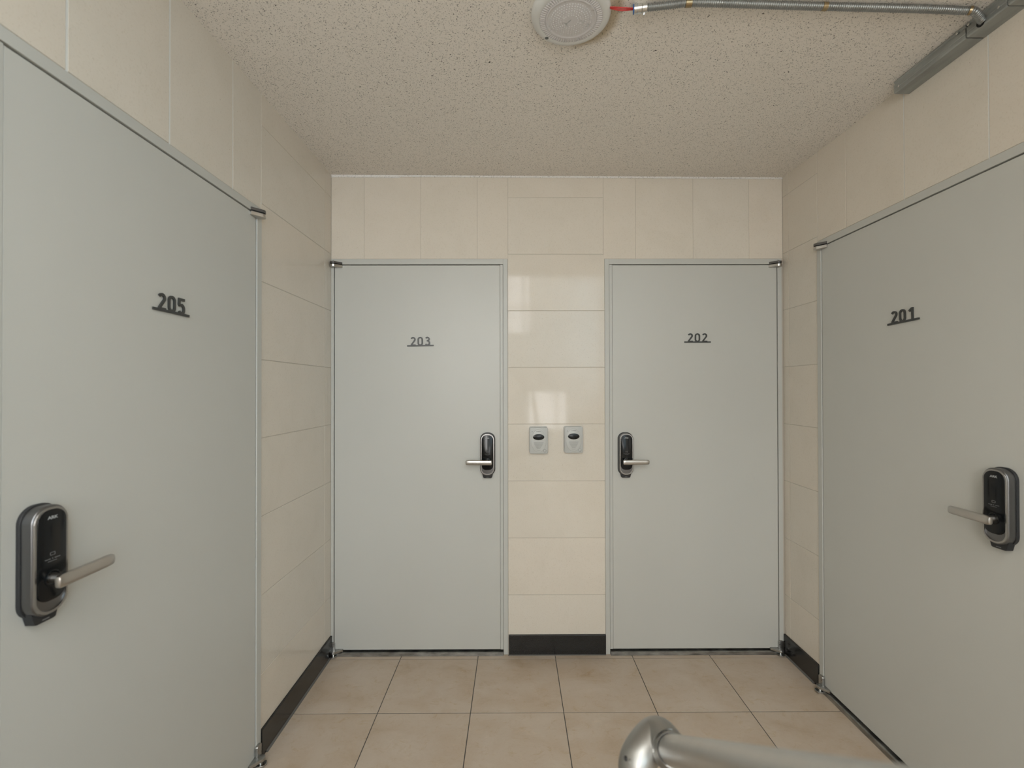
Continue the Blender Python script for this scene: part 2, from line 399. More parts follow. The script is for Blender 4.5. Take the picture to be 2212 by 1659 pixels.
# left wall
LF0, LF1 = 0.852, 1.8047                      # outer edges of the frame of door 205
mb = MB()
tiles(mb, grid([LF1, 2.4134, D], ROWS + [2.56]), L3)
tiles(mb, grid([0.722, 1.0213, 1.3264], [FTOP + 0.001, 2.56]), L3, gap=0.0050)
tiles(mb, grid([1.3264, 1.6235, LF1 + .003], [FTOP + 0.001, 2.56]), L3, gap=0.0025)
tiles(mb, [(0.722, LF0, 1.8140, FTOP + .001)], L3)
tiles(mb, grid([0.722, LF0], ROWS[:-2]), L3)
rows2 = ROWS + [2.715, 3.015, 3.315, 3.615, ZT]
tiles(mb, grid([YW, -2.278, -1.678, -1.078, -0.478, 0.122, YC], rows2), L3)
tiles(mb, grid([YC, 0.722], ROWS + [2.56]), L3)
slab(mb, [(LF1, D + .1, 0, 2.6), (LF0, LF1, FTOP, 2.6), (YC, LF0, 0, 2.6), (YW - .2, YC, 0, ZT)], L3, GD, 0.07, 1)
slab(mb, [(YW - .2, D + .1, -0.1, ZT + .1)], L3, 0.07, 0.17, 2)
for yy in (1.0213, 1.3264): slab(mb, [(yy - .0024, yy + .0024, FTOP + .002, 2.56)], L3, 0.0003, 0.004, 3)
slab(mb, [(1.6235 - .0011, 1.6235 + .0011, FTOP + .002, 2.56), (LF1 + .0015, LF1 + .0042, FTOP, 2.56)], L3, 0.0005, 0.004, 3)
setp(mb.build('wall_left', [m_tile, m_grout, m_void, m_caulk], smooth=False), kind='structure')
# right wall
RF0, RF1 = 1.262, 2.2100
mb = MB()
tiles(mb, grid([RF1, 2.4443, D], ROWS + [2.56]), R3, gap=0.0018)
tiles(mb, grid([1.1056, 1.4076, 1.7161, 2.0181, RF1], [FTOP + 0.001, 2.56]), R3, gap=0.0028)
tiles(mb, grid([1.1056, RF0], ROWS[:-2] + [FTOP + .001]), R3)
tiles(mb, grid([YC, 0.5056, 1.1056], ROWS + [2.56]), R3)
tiles(mb, grid([-1.65, -1.0, -0.4, YC], rows2) + grid([YW, -2.5], rows2) + grid([-2.5, -2.0, -1.65], [0.103, 0.4, 0.7, 1.0, 1.2]) + grid([-2.5, -2.0, -1.65], [3.6, ZT]), R3)
slab(mb, [(RF1, D + .1, 0, 2.6), (RF0, RF1, FTOP, 2.6), (YC, RF0, 0, 2.6), (-1.65, YC, 0, ZT), (YW - .2, -2.5, 0, ZT), (-2.5, -1.65, 0, 1.2), (-2.5, -1.65, 3.6, ZT)], R3, GD, 0.07, 1)
slab(mb, [(-1.65, D + .1, -0.1, ZT + .1), (YW - .2, -2.5, -0.1, ZT + .1), (-2.5, -1.65, -.1, 1.2), (-2.5, -1.65, 3.6, ZT + .1)], R3, 0.07, 0.17, 2)
slab(mb, [(1.4076 - .0014, 1.4076 + .0014, FTOP + .002, 2.5), (1.7161 - .001, 1.7161 + .001, FTOP + .002, 2.52)], R3, 0.0004, 0.004, 3)
setp(mb.build('wall_right', [m_tile, m_grout, m_void, m_caulk], smooth=False), kind='structure')
# wall behind the camera with two window openings and one added for fill light
a, b, d = WIN_A, WIN_B, WIN_FILL
mb2 = MB()
for (x0, x1, z0, z1) in [(XL - .1, d[0], -.1, ZT), (d[0], d[1], d[3], ZT), (d[0], d[1], -.1, d[2]), (d[1], a[0], -.1, ZT), (a[0], a[1], a[3], ZT),
                         (a[0], b[0], -.1, a[2]), (b[0], b[1], -.1, b[2]), (b[0], a[1], b[3], a[2]), (a[1], b[1], b[3], ZT), (b[1], XR + .1, -.1, ZT)]:
    mb2.box((x0, YW - .12, z0), (x1, YW, z1))
setp(mb2.build('wall_rear', m_plaster, smooth=False), kind='structure')
def window(name, w, cols, rows):
    mb = MB(); x0, x1, z0, z1 = w; t = 0.045; y0, y1 = YW - .10, YW - .04
    mb.box((x0, y0, z0), (x0 + t, y1, z1)); mb.box((x1 - t, y0, z0), (x1, y1, z1)); mb.box((x0 + t, y0, z0), (x1 - t, y1, z0 + t)); mb.box((x0 + t, y0, z1 - t), (x1 - t, y1, z1))
    for c_ in cols: mb.box((c_ - .02, y0, z0 + t), (c_ + .02, y1, z1 - t))
    for r in rows: mb.box((x0 + t, y0 + .005, r - .018), (x1 - t, y1 - .005, r + .018))
    setp(mb.build(name, m_frame, smooth=False), kind='structure')
window('window_1', WIN_A, [0.155], [2.72])
window('added_window_4', WIN_FILL, [-0.59], [])  # frame of the opening added for fill light
window('window_2', WIN_B, [0.70], [])
mb = MB(); y0, y1, z0, z1 = WIN_C; xa, xb = XR + .03, XR + .09
for p in ((y0, y0 + .05, z0, z1), (y1 - .05, y1, z0, z1), (y0, y1, z0, z0 + .05), (y0, y1, z1 - .05, z1), (-2.09, -2.05, z0, z1)): mb.box((xa, p[0], p[2]), (xb, p[1], p[3]))
setp(mb.build('window_3', m_frame, smooth=False), kind='structure')
# stairwell ceiling and the drop beam at the end of the hall ceiling
mb = MB(); mb.box((XL - .1, YW - .2, ZT), (XR + .1, YC + .15, ZT + .1)); mb.box((XL - .1, YC, 2.60), (XR + .1, YC + .15, ZT))
setp(mb.build('ceiling_stairwell', m_plaster, smooth=False), kind='structure')
# hall ceiling: slightly out of level, as photographed
mb = MB()
ys = [YC, 1.1, 1.756, 2.083, D + .02]; zl = [2.533, 2.5335, 2.5345, 2.535, 2.536]; zr = [2.502, 2.505, 2.5065, 2.5085, 2.522]
vs = []
for y, p, q in zip(ys, zl, zr):
    for k in range(7):
        t = k / 6; vs.append((XL - .02 + (XR - XL + .04) * t, y, p + (q - p) * t))
n = len(vs); vs += [(x, y, 2.62) for x, y, z in vs]
fs = []
for i in range(4):
    for k in range(6):
        q = i * 7 + k; fs += [(q, q + 1, q + 8, q + 7), (n + q, n + q + 7, n + q + 8, n + q + 1)]
for k in range(6): fs += [(k, n + k, n + k + 1, k + 1), (28 + k, 29 + k, n + 29 + k, n + 28 + k)]
for i in range(4): fs += [(i * 7, i * 7 + 7, n + i * 7 + 7, n + i * 7), (i * 7 + 6, n + i * 7 + 6, n + i * 7 + 13, i * 7 + 13)]
mb.add(vs, fs)
setp(mb.build('ceiling', m_ceil, smooth=False), kind='structure')
def ceil_z(x, y):
    for i in range(4):
        if y <= ys[i + 1] or i == 3:
            t = (y - ys[i]) / (ys[i + 1] - ys[i]); p = zl[i] + (zl[i + 1] - zl[i]) * t; q = zr[i] + (zr[i + 1] - zr[i]) * t
            u = (x - XL) / (XR - XL); return p + (q - p) * u
# ragged white paint bead under the ceiling at the back wall
mb = MB(); N = 220; vs = []; 
for i in range(N + 1):
    x = XL + (XR - XL) * i / N; zc = ceil_z(x, D)
    zb = zc - 0.0085 - random.uniform(0, 0.0012) - (0.004 if x < -0.6 else 0) ; vs += [(x, D - .0035, zc + .001), (x, D - .0035, zb), (x, D + .002, zb), (x, D + .002, zc + .001)]
fs = []
for i in range(N):
    q = i * 4
    for a_, b_ in ((0, 1), (1, 2), (2, 3), (3, 0)): fs.append((q + a_, q + b_, q + 4 + b_, q + 4 + a_))
mb.add(vs, fs + [(0, 1, 2, 3), (N * 4, N * 4 + 1, N * 4 + 2, N * 4 + 3)])
setp(mb.build('trim_1', m_bead2, smooth=False), kind='structure')
# floor
mb = MB()
F3 = lambda u, v, d: (u, v, -d)
gx = [XL - .01, -0.5935, -0.1915, 0.2120, 0.6155, 1.0220, XR + .01]
gy = [YW - .12] + [2.049 - 0.4015 * k for k in range(11, -1, -1)] + [2.4555, D + .06]
tiles(mb, grid(gx, [g for g in gy]), F3, gap=0.0036, bev=0.0007, tilt=0.0002)
mb.box((XL - .1, YW - .2, -0.12), (XR + .1, D + .1, -0.0012), 1)
mb.box((XL, 2.4555 - .0017, -.002), (XR, 2.4555 + .0017, -.0003), 2)
setp(mb.build('floor', [m_floor, m_fgrout, m_fgrout2], smooth=False), kind='structure')
# stairs up towards the stairwell windows, left of the handrail
mb = MB()
for k in range(5):
    y1 = 0.60 - 0.25 * k; mb.box((XL, y1 - 0.25 if k < 4 else YW, 0.0005), (0.15, y1, 0.17 * (k + 1)))
setp(mb.build('trim_5', m_floor, smooth=False), kind='structure')
# baseboards
def base(name, p, q): 
    mb = MB(); mb.box(p, q); setp(mb.build(name, m_granite, smooth=False, bevel=0.0012), kind='structure')
base('baseboard_back', (FX0 + .004, D - .009, 0.001), (FX1, D + .004, 0.1035))
base('baseboard_left', (XL - .004, LF1 + .001, 0.001), (XL + .008, D - .0005, 0.1035))
base('baseboard_right', (XR - .008, RF1 + .002, 0.001), (XR + .004, D - .0005, 0.1035))
base('baseboard_left_front', (XL - .004, 0.61, 0.001), (XL + .008, LF0 - .001, 0.1035))
base('baseboard_right_front', (XR - .008, YW + .001, 0.001), (XR + .004, RF0 - .001, 0.1035))
mb = MB()
mb.prism([(XL + .008, 0), (XL + .0145, 0), (XL + .008, .007)], LF1 + .03, D - .02, 'y')
setp(mb.build('trim_2', m_bead, smooth=False), kind='structure')
mb = MB()
mb.prism([(XR - .008, 0), (XR - .0145, 0), (XR - .008, .007)], RF1 + .03, D - .02, 'y')
setp(mb.build('trim_3', m_bead, smooth=False), kind='structure')
mb = MB(); mb.prism([(D - .009, 0), (D - .013, 0), (D - .009, .003)], FX0, FX1, 'x')
setp(mb.build('trim_4', m_bead, smooth=False), kind='structure')

# ------------------------------------------------------------------ doors
def box_m(mb, s, x0, x1, y0, y1, z0, z1, mi=0): mb.box((s * x0, y0, z0), (s * x1, y1, z1), mi)
def mirror(pts, s): return [(s * x, z) for x, z in pts]
WL = 0.8755
def hinge_plate(cx, cy, r, tip, s, n=14):
    """teardrop plan outline: round nose about (cx,cy), running out to the door face at x=tip."""
    P = []
    for k in range(n + 1):
        a = math.radians(150 + (330 - 150) * k / n); P.append((cx + r * math.cos(a), cy + r * math.sin(a)))
    P += [(tip - 0.004, -0.010), (tip, -0.006), (tip, 0.0), (cx - r * 0.8, 0.0)]
    return [(s * x, y) for x, y in P]
def smart_lock(parent, s, xc, zc):
    """s=+1: lever points to -x side (hinge on the left)."""
    dx = -s                                        # direction of the lever, towards the hinges
    lock = empty('door_lock', (xc, 0, zc)); lock.parent = parent
    lock['label'] = 'black glass keypad lock with silver rim and satin lever'
    HW = 0.0395
    mb = MB(); mb.prism(rrect(-HW, HW, -0.112, 0.113, 0.034, 10, 0.034), 0.0005, -0.008, 'y', 0, 0.0015, 2)
    tab = [(-0.030, -0.095), (-0.022, -0.1225), (-0.017, -0.1245), (0.017, -0.1245), (0.022, -0.1225), (0.030, -0.095)]
    mb.prism(tab, -0.001, -0.020, 'y', 0, 0.002, 2)
    mb.build('back_plate', m_rubber, lock)
    mb = MB(); out = rrect(-HW + .0025, HW - .0025, -0.109, 0.1105, 0.032, 10, 0.033)
    mb.prism(out, -0.008, -0.0295, 'y', 0, 0.0035, 4)
    mb.build('case', m_case, lock)
    # raised rim ring around glass
    mb = MB(); o1 = rrect(-0.0350, 0.0350, -0.1065, 0.1075, 0.030, 10, 0.031); i1 = rrect(-0.0305, 0.0305, -0.1010, 0.1025, 0.0265, 10, 0.028)
    n = len(o1); vs = [(p[0], -0.0288, p[1]) for p in o1] + [(p[0] * .98, -0.0318, p[1] * .993) for p in o1] + [(p[0], -0.0318, p[1]) for p in i1] + [(p[0], -0.0288, p[1]) for p in i1]
    fs = []
    for a_ in range(3):
        for i in range(n): j = (i + 1) % n; fs.append((a_ * n + i, a_ * n + j, (a_ + 1) * n + j, (a_ + 1) * n + i))
    mb.add(vs, fs); mb.build('rim', m_rim, lock)
    mb = MB(); mb.prism(rrect(-0.0300, 0.0300, -0.0805, 0.1020, 0.0245, 10, 0.0235), -0.029, -0.0333, 'y', 0, 0.0014, 2)
    mb.build('keypad_glass', m_glass, lock)
    mb = MB(); mb.lathe([(0.0165, -0.0325), (0.0165, -0.0345), (0.0145, -0.0352), (0.0140, -0.0340), (0.0125, -0.0338)], (0, 0, -0.036), 40, 'y')
    mb.build('lever_rosette', m_glass, lock)
    # lever
    mb = MB(); zl_ = -0.036
    mb.lathe([(0.0100, -0.033), (0.0095, -0.040), (0.0090, -0.060)], (0, 0, zl_), 28, 'y')
    # flat rounded bar
    secs = []; NX = 18; L0, L1 = -0.0245, 0.1105
    sec = []
    for k in range(24):
        a_ = 2 * math.pi * k / 24; c_, s_ = math.cos(a_), math.sin(a_)
        sec.append((abs(c_) ** 0.6 * (1 if c_ > 0 else -1), abs(s_) ** 0.75 * (1 if s_ > 0 else -1)))
    xs = [L0, L0 + .0012, L0 + .004, L0 + .010, L0 + .05, L1 - .02, L1 - .006, L1 - .002, L1]; sc = [0.55, 0.82, 0.96, 1, 1, 0.98, 0.93, 0.80, 0.6]
    vs = []
    for x, k in zip(xs, sc):
        t = (x - L0) / (L1 - L0); yc = -0.0660 + 0.004 * t
        for (p, q) in sec: vs.append((dx * x, yc + p * 0.0075 * k, zl_ - 0.0005 + q * 0.0128 * k))
    fs = [];
    for i in range(len(xs) - 1):
        for k in range(24): j = (k + 1) % 24; fs.append((i * 24 + k, i * 24 + j, (i + 1) * 24 + j, (i + 1) * 24 + k))
    fs += [tuple(range(24)), tuple((len(xs) - 1) * 24 + k for k in range(24))]
    mb.add(vs, fs); mb.build('lever', m_nickel, lock)
    text_mesh('brand_lettering', 'ARK', 0.0085, lock, (0, -0.0334, 0.086), m_print, 0.0002, 0.00025, 1.25)
    mb = MB()   # card symbol
    for (x0, x1, z0, z1) in [(-.0045, .0045, .0155, .0162), (-.0045, .0045, .0100, .0106), (-.0052, -.0045, .0106, .0156), (.0045, .0052, .0106, .0156)]: mb.box((x0, -.0336, z0), (x1, -.0330, z1))
    mb.build('card_symbol', m_printd, lock, smooth=False)
    mb = MB()
    for (x0, x1) in [(-.0155, -.0127), (-.0120, -.0094), (-.0087, -.0045), (.0045, .0085), (.0092, .0120), (.0127, .0155)]: mb.box((x0, -.0336, .0030), (x1, -.0330, .0041))
    mb.box((-.0006, -.0336, .0026), (.0006, -.0330, .0046))
    for k in range(7): mb.box((-.0095 + k * .0027, -.0336, -.0017), (-.0076 + k * .0027, -.0330, -.0008))
    mb.build('printed_marks', m_printd, lock, smooth=False)
    mb = MB(); mb.box((-.007, -.0204, -.1195), (.007, -.0199, -.1178)); mb.build('tab_mark', m_printd, lock, smooth=False)
    return lock
def top_hinge(parent, s):
    h = empty('top_hinge', (0, 0, LEAF1)); h.parent = parent
    mb = MB(); mb.prism(hinge_plate(0.002, -0.020, 0.0165, 0.043, s), 0.0050, 0.0150, 'z', 0, 0.0012, 2)
    mb.build('frame_plate', m_case, h)
    mb = MB(); mb.prism(hinge_plate(0.002, -0.0185, 0.0145, 0.041, s), -0.0005, 0.0050, 'z'); mb.build('hinge_gap_shade', m_void, h)  # black plate standing in for the shaded gap between the plates
    mb = MB(); mb.prism(hinge_plate(0.002, -0.020, 0.0165, 0.043, s), -0.0005, -0.0135, 'z', 0, 0.0022, 3)
    mb.build('door_plate', m_nickel, h)
    mb = MB(); mb.lathe([(0.0055, 0.0135), (0.0055, 0.0175), (0.004, 0.0200), (0.0015, 0.0210)], (s * 0.002, -0.020, 0), 20, 'z')
    mb.build('pivot_pin', m_hinge, h)
def bottom_hinge(parent, s, hw):
    h = empty('bottom_hinge', (0, 0, 0)); h.parent = parent
    mb = MB(); mb.prism(hinge_plate(0.004, -0.022, 0.0165, 0.048, s), 0.022, 0.033, 'z', 0, 0.0015, 2)
    mb.build('door_plate', m_hinge, h)
    mb = MB()   # bracket: tongue up the frame, foot under the door plate
    tongue = rrect(-min(.0235, hw - .0012), 0.0065, 0.008, 0.071, 0.0095, 6, 0.003)
    vs = []; pts = mirror(tongue, s)
    mb.prism(pts, -0.003, -0.0125, 'y', 0, 0.0012, 2)
    mb.prism([(s * -.016, -.003), (s * -.016, -.026), (s * -.009, -.040), (s * .004, -.0445), (s * .016, -.040), (s * .022, -.026), (s * .022, -.003)], 0.0065, 0.0110, 'z', 0, 0.0008, 1)
    mb.build('floor_bracket', m_hinge, h)
    mb = MB(); mb.lathe([(0.0065, 0.0), (0.0065, 0.0225)], (s * .004, -.022, 0), 20, 'z'); mb.lathe([(0.0105, 0.0), (0.0105, 0.0065)], (s * .004, -.022, 0), 24, 'z')
    mb.build('pivot_pin', m_zinc, h)
def make_door(name, loc, rz, s, hw, number):
    """origin at the hinge edge of the leaf on the wall face; x*s runs towards the lock."""
    d = empty(name, loc, rz, kind='structure')
    d['label'] = 'pale grey flush steel door numbered %s' % number
    g = 0.0028; st = 0.0160; fl = 0.0245
    mb = MB(); box_m(mb, s, g * .5, WL, 0.0, 0.038, LEAF0, LEAF1)
    mb.build('door_leaf', m_leaf, d, smooth=False, bevel=0.0012)
    mb = MB()
    box_m(mb, s, -hw, -g * .8, -0.0035, 0.060, 0.0005, FTOP)
    box_m(mb, s, WL + st + .0012, WL + st + fl, -0.0035, 0.060, 0.0005, FTOP)
    box_m(mb, s, -g * .8, WL + st + .0012, -0.0035, 0.060, LEAF1 + .0042, FTOP)
    mb.build('door_frame', m_frame, d, smooth=False, bevel=0.0010)
    mb = MB(); box_m(mb, s, WL + .0009, WL + st, -0.0006, 0.040, LEAF0 - .001, LEAF1 + .002)
    mb.build('stop_strip', m_frame, d, smooth=False, bevel=0.0008)
    mb = MB(); box_m(mb, s, 0, WL + st, 0.045, 0.060, 0.019, LEAF1 + .004); mb.build('rebate_gap_shade', m_void, d, smooth=False)  # black sheet behind the leaf, paints the shade in the door gaps
    mb = MB(); mb.prism([(-0.016, 0.0005), (0.058, 0.0005), (0.058, 0.0185), (-0.009, 0.0185), (-0.0145, 0.0165)], s * 0.0, s * (WL + st - .001), 'x')
    mb.build('threshold', m_steel, d, smooth=False)
    top_hinge(d, s); bottom_hinge(d, s, hw)
    smart_lock(d, s, s * (WL - 0.0655), 1.0565)
    return d
make_door('door_1', (XL, 1.7706, 0), math.pi / 2, -1, 0.0340, '205')
make_door('door_2', (-0.9505, D, 0), 0, 1, 0.0168, '203')
make_door('door_3', (1.3965, D, 0), 0, -1, 0.0240, '202')
make_door('door_4', (XR, 2.1798, 0), -math.pi / 2, 1, 0.0300, '201')

# ------------------------------------------------------------------ door numbers (flat cut letters on a bar)
def arc(cx, cz, rx, rz, a0, a1, n=14): return [(cx + rx * math.cos(math.radians(a0 + (a1 - a0) * k / n)), cz + rz * math.sin(math.radians(a0 + (a1 - a0) * k / n))) for k in range(n + 1)]
T = 0.0037                                      # half stroke
DIG = {}
w, h = 0.0285, 0.0470
DIG['0'] = [('c', arc(w / 2, h - .0142, w / 2 - T, .0142 - T, 0, 180) + arc(w / 2, .0142, w / 2 - T, .0142 - T, 180, 360))]
DIG['2'] = [('o', arc(w / 2 - .0008, h - .0131, w / 2 - T - .0004, .0131 - T, 155, -36) + [(T + .0012, .0065), (T + .0008, T)]), ('o', [(T - .001, T), (w - .001, T)])]
DIG['3'] = [('o', arc(w / 2 - .001, h - .0125, w / 2 - T - .0012, .0125 - T, 150, -88) + [(w / 2 - .004, .0258)]),
            ('o', [(w / 2 - .004, .0258)] + arc(w / 2 - .001, .0135, w / 2 - T - .0002, .0125 - .0002, 86, -60)[:] ),
            ('o', arc(w / 2 - .001, .0135, w / 2 - T - .0002, .0135 - T, -40, -155))]
DIG['5'] = [('o', [(w - .0025, h - T), (T + .0012, h - T), (T + .0006, .0262)]), ('o', [(T - .0008, .0262)] + arc(w / 2 - .0012, .0152, w / 2 - T - .0002, .0128, 78, -95)), ('o', arc(w / 2 - .0012, .0135, w / 2 - T - .0002, .0135 - T, -85, -150))]
DIG['1'] = [('o', [(.0190, 0.0), (.0190, h - .0012)]), ('o', [(.0055, h - .0128), (.0182, h - .0040)])]
def ribbon(mb, kind, pts, y0, y1):
    P = [Vector(p) for p in pts]
    Q = [P[0]]
    for p in P[1:]:
        if (p - Q[-1]).length > 1e-5: Q.append(p)
    P = Q
    closed = kind == 'c'
    if closed and (P[0] - P[-1]).length < 1e-4: P.pop()
    n = len(P); L, R_ = [], []
    for i in range(n):
        if closed: a_, b_ = P[i - 1], P[(i + 1) % n]; e1 = (P[i] - P[i - 1]).normalized(); e2 = (P[(i + 1) % n] - P[i]).normalized()
        else:
            e1 = (P[i] - P[i - 1]).normalized() if i else (P[1] - P[0]).normalized(); e2 = (P[i + 1] - P[i]).normalized() if i < n - 1 else e1
        n1, n2 = Vector((-e1.y, e1.x)), Vector((-e2.y, e2.x)); m_ = (n1 + n2).normalized(); k = T / max(0.5, m_.dot(n1))
        L.append(P[i] + m_ * k); R_.append(P[i] - m_ * k)
    vs = [(p.x, y0, p.y) for p in L] + [(p.x, y0, p.y) for p in R_] + [(p.x, y1, p.y) for p in L] + [(p.x, y1, p.y) for p in R_]
    fs = []
    for i in range(n if closed else n - 1):
        j = (i + 1) % n
        fs += [(i, j, n + j, n + i), (2 * n + i, 3 * n + i, 3 * n + j, 2 * n + j), (i, 2 * n + i, 2 * n + j, j), (n + i, n + j, 3 * n + j, 3 * n + i)]
    if not closed: fs += [(0, n, 3 * n, 2 * n), (n - 1, 3 * n - 1, 4 * n - 1, 2 * n - 1)]
    mb.add(vs, fs)
def number_sign(num, loc, rz, tilt, label):
    e = empty('number_sign', loc, rz, label=label, cat='sign', group='dark cut-out door numbers')
    e.rotation_euler = (0, tilt, rz)
    mb = MB(); mb.box((-0.0702, -0.0043, 0), (0.0702, -0.0004, 0.0072)); mb.build('underline_bar', m_sign, e, smooth=False)
    for c_, x in zip(num, (-0.0518, -0.0148, 0.0240)):
        mb = MB()
        for q_, (kind, pts) in enumerate(DIG[c_]): ribbon(mb, kind, [(px + x, pz + 0.0030) for px, pz in pts], -0.0005, -0.0043 - 0.00012 * (q_ + 1))
        mb.build('digit', m_sign, e, smooth=False)
    return e
number_sign('205', (XL, 1.3335, 1.6148), math.pi / 2, math.radians(0.3), 'dark cut-out number 205 with underline bar on the near left door')
number_sign('203', (-0.4955, D, 1.6258), 0, math.radians(-0.9), 'dark cut-out number 203 with underline bar on the back left door')
number_sign('202', (0.9722, D, 1.6428), 0, 0.0, 'dark cut-out number 202 with underline bar on the back right door')
number_sign('201', (XR, 1.7230, 1.6402), -math.pi / 2, math.radians(-1.6), 'dark cut-out number 201 with underline bar on the near right door')

# ------------------------------------------------------------------ intercoms on the pier
def intercom(loc, label, rest):
    e = empty('intercom', loc, 0, label=label, cat='intercom', group='grey intercom panels on the tiled pier')
    W2, Z0, Z1 = 0.0478, -0.069, 0.069
    if rest:
        mb = MB(); mb.prism(rrect(-W2 - .004, W2 - .0035, Z0 + .002, Z1 + .002, 0.009), 0.0, -0.009, 'y', 0, 0.001, 2); mb.build('wall_plate', m_inter, e)
    else:
        mb = MB(); mb.prism(rrect(-W2 - .0015, W2 - .001, Z0 + .003, Z1 + .004, 0.009), 0.0, -0.009, 'y', 0, 0.001, 2); mb.build('wall_plate', m_inter, e)
    mb = MB(); mb.prism(rrect(-W2, W2, Z0, Z1, 0.008), -0.009, -0.0225, 'y', 0, 0.0022, 3); mb.build('housing', m_inter, e)
    mb = MB(); egg = []
    for k in range(56):
        a_ = 2 * math.pi * k / 56; c_, s_ = math.cos(a_), math.sin(a_); wdt = 0.0405 - 0.005 * s_ if s_ > 0 else 0.0405
        egg.append((wdt * c_ - .001, s_ * 0.0605 - 0.001))
    mb.prism(egg, -0.0225, -0.0245, 'y', 0, 0.0018, 3); mb.build('oval_face', m_inter2, e)
    mb = MB(); mb.prism(ellipse(-.001, 0.0185, 0.0318, 0.0172), -0.0243, -0.0256, 'y', 0, 0.0008, 2); mb.build('lens_rim', m_inter2, e)
    mb = MB(); mb.prism(ellipse(-.001, 0.0185, 0.0302, 0.0158), -0.0245, -0.0268, 'y', 0, 0.0018, 4); mb.build('camera_window', m_glass, e)
    mb = MB()
    for k in range(9):
        z = -0.0095 - k * 0.0040; hw_ = 0.0255 - 0.0011 * k - 0.00012 * k * k; mb.box((-hw_ - .001, -0.0248, z - .0007), (hw_ - .001, -0.0242, z + .0007))
    mb.build('speaker_grille', m_grille, e, smooth=False)
    mb = MB(); mb.box((-.009, -.0248, -.0505), (.008, -.0242, -.0496)); mb.build('nameplate_slot', m_grille, e, smooth=False)
    mb = MB(); mb.lathe([(0.0078, -0.0215), (0.0078, -0.0232), (0.0068, -0.0234), (0.0066, -0.0226)], (0.0318, 0, -0.0535), 30, 'y'); mb.build('button_ring', m_grille, e)
    mb = MB(); mb.lathe([(0.0065, -0.0215), (0.0065, -0.0240), (0.0052, -0.0250), (0.002, -0.0253)], (0.0318, 0, -0.0535), 30, 'y'); mb.build('call_button', m_inter2, e)
    mb = MB(); mb.lathe([(0.0017, -0.0215), (0.0017, -0.0229)], (-0.0345, 0, 0.0465), 12, 'y'); mb.build('status_light', m_rubber, e)
    text_mesh('brand_lettering', 'COMMAX', 0.0058, e, (-0.001, -0.0246, 0.0478), m_rubber, 0.0003, 0.0, 1.0)
    return e
intercom((0.1283, D, 1.1285), 'grey door intercom left on the tiled pier nearer the 203 door', False)
intercom((0.3125, D, 1.1320), 'grey door intercom right on the tiled pier nearer the 202 door', True)

# ------------------------------------------------------------------ ceiling lamp
zc = ceil_z(*LC)
lamp = empty('ceiling_lamp', (LC[0], LC[1], zc), 0, label='round white sensor lamp with ribbed lens, on the speckled ceiling', cat='lamp')
mb = MB(); mb.lathe([(0.1165, 0.003), (0.1180, -0.006), (0.1165, -0.0115), (0.1120, -0.0160), (0.1040, -0.0190), (0.0955, -0.0198), (0.0935, -0.0192), (0.0930, -0.012)], (0, 0, 0), 96, 'z')
mb.build('rim', m_lamp, lamp)
def rib(i, k, r, t): return (r, t - (0.0016 if (k // 2) % 2 and 1 <= i <= 2 else 0))
mb = MB(); mb.lathe([(0.0936, -0.0182), (0.0925, -0.0190), (0.0780, -0.0200), (0.0766, -0.0192)], (0, 0, 0), 288, 'z', rfun=rib)
mb.build('ribbed_ring', m_lens, lamp)
mb = MB(); prof = [(0.0768, -0.0190), (0.0764, -0.0208), (0.0750, -0.0217), (0.0710, -0.0216), (0.0695, -0.0206)]
for k in range(10): r = 0.068 * (1 - k / 9.6); prof.append((r, -0.0200 - 0.0050 * (1 - (r / 0.069) ** 2)))
mb.lathe(prof, (0, 0, 0), 72, 'z')
for ring in range(3, 9):
    r = 0.0074 * ring; nn = int(2 * math.pi * r / 0.0078)
    for k in range(nn):
        a_ = 2 * math.pi * (k + (ring % 2) * .5) / nn
        mb.lathe([(0.0015, 0.0006), (0.0013, -0.0007), (0.0006, -0.0014)], (r * math.cos(a_), r * math.sin(a_), -0.0200 - 0.0050 * (1 - (r / 0.069) ** 2)), 8, 'z')
mb.build('lens', m_lens, lamp)
mb = MB(); mb.lathe([(0.0070, 0.006), (0.0070, -0.001), (0.0060, -0.0030), (0.0030, -0.0042), (0.0010, -0.0045)], (-0.0665, 0.0750, -0.0165), 24, 'z'); mb.build('sensor_eye', m_sensor, lamp)

# ------------------------------------------------------------------ pixel ray helper used only to read positions off the photograph
def on_plane_z(px, py, z):
    d = right * ((px - 1114.92) / 1019.05) + fwd + up * (-(py - 832.66) / 1019.05)
    t = (z - CAMZ) / d.z; return Vector((d.x * t, d.y * t, z))
def at_depth(px, py, dep):
    d = right * ((px - 1114.92) / 1019.05) + fwd + up * (-(py - 832.66) / 1019.05)
    return Vector((d.x * dep, d.y * dep, CAMZ + d.z * dep))
def catmull(pts, step):
    P = [pts[0] * 2 - pts[1]] + list(pts) + [pts[-1] * 2 - pts[-2]]; out = []
    for i in range(1, len(P) - 2):
        a_, b_, c_, d_ = P[i - 1:i + 3]; n = max(2, int((c_ - b_).length / step))
        for k in range(n):
            t = k / n
            out.append(0.5 * ((2 * b_) + (c_ - a_) * t + (2 * a_ - 5 * b_ + 4 * c_ - d_) * t * t + (3 * b_ - a_ - 3 * c_ + d_) * t ** 3))
    out.append(P[-2]); return out

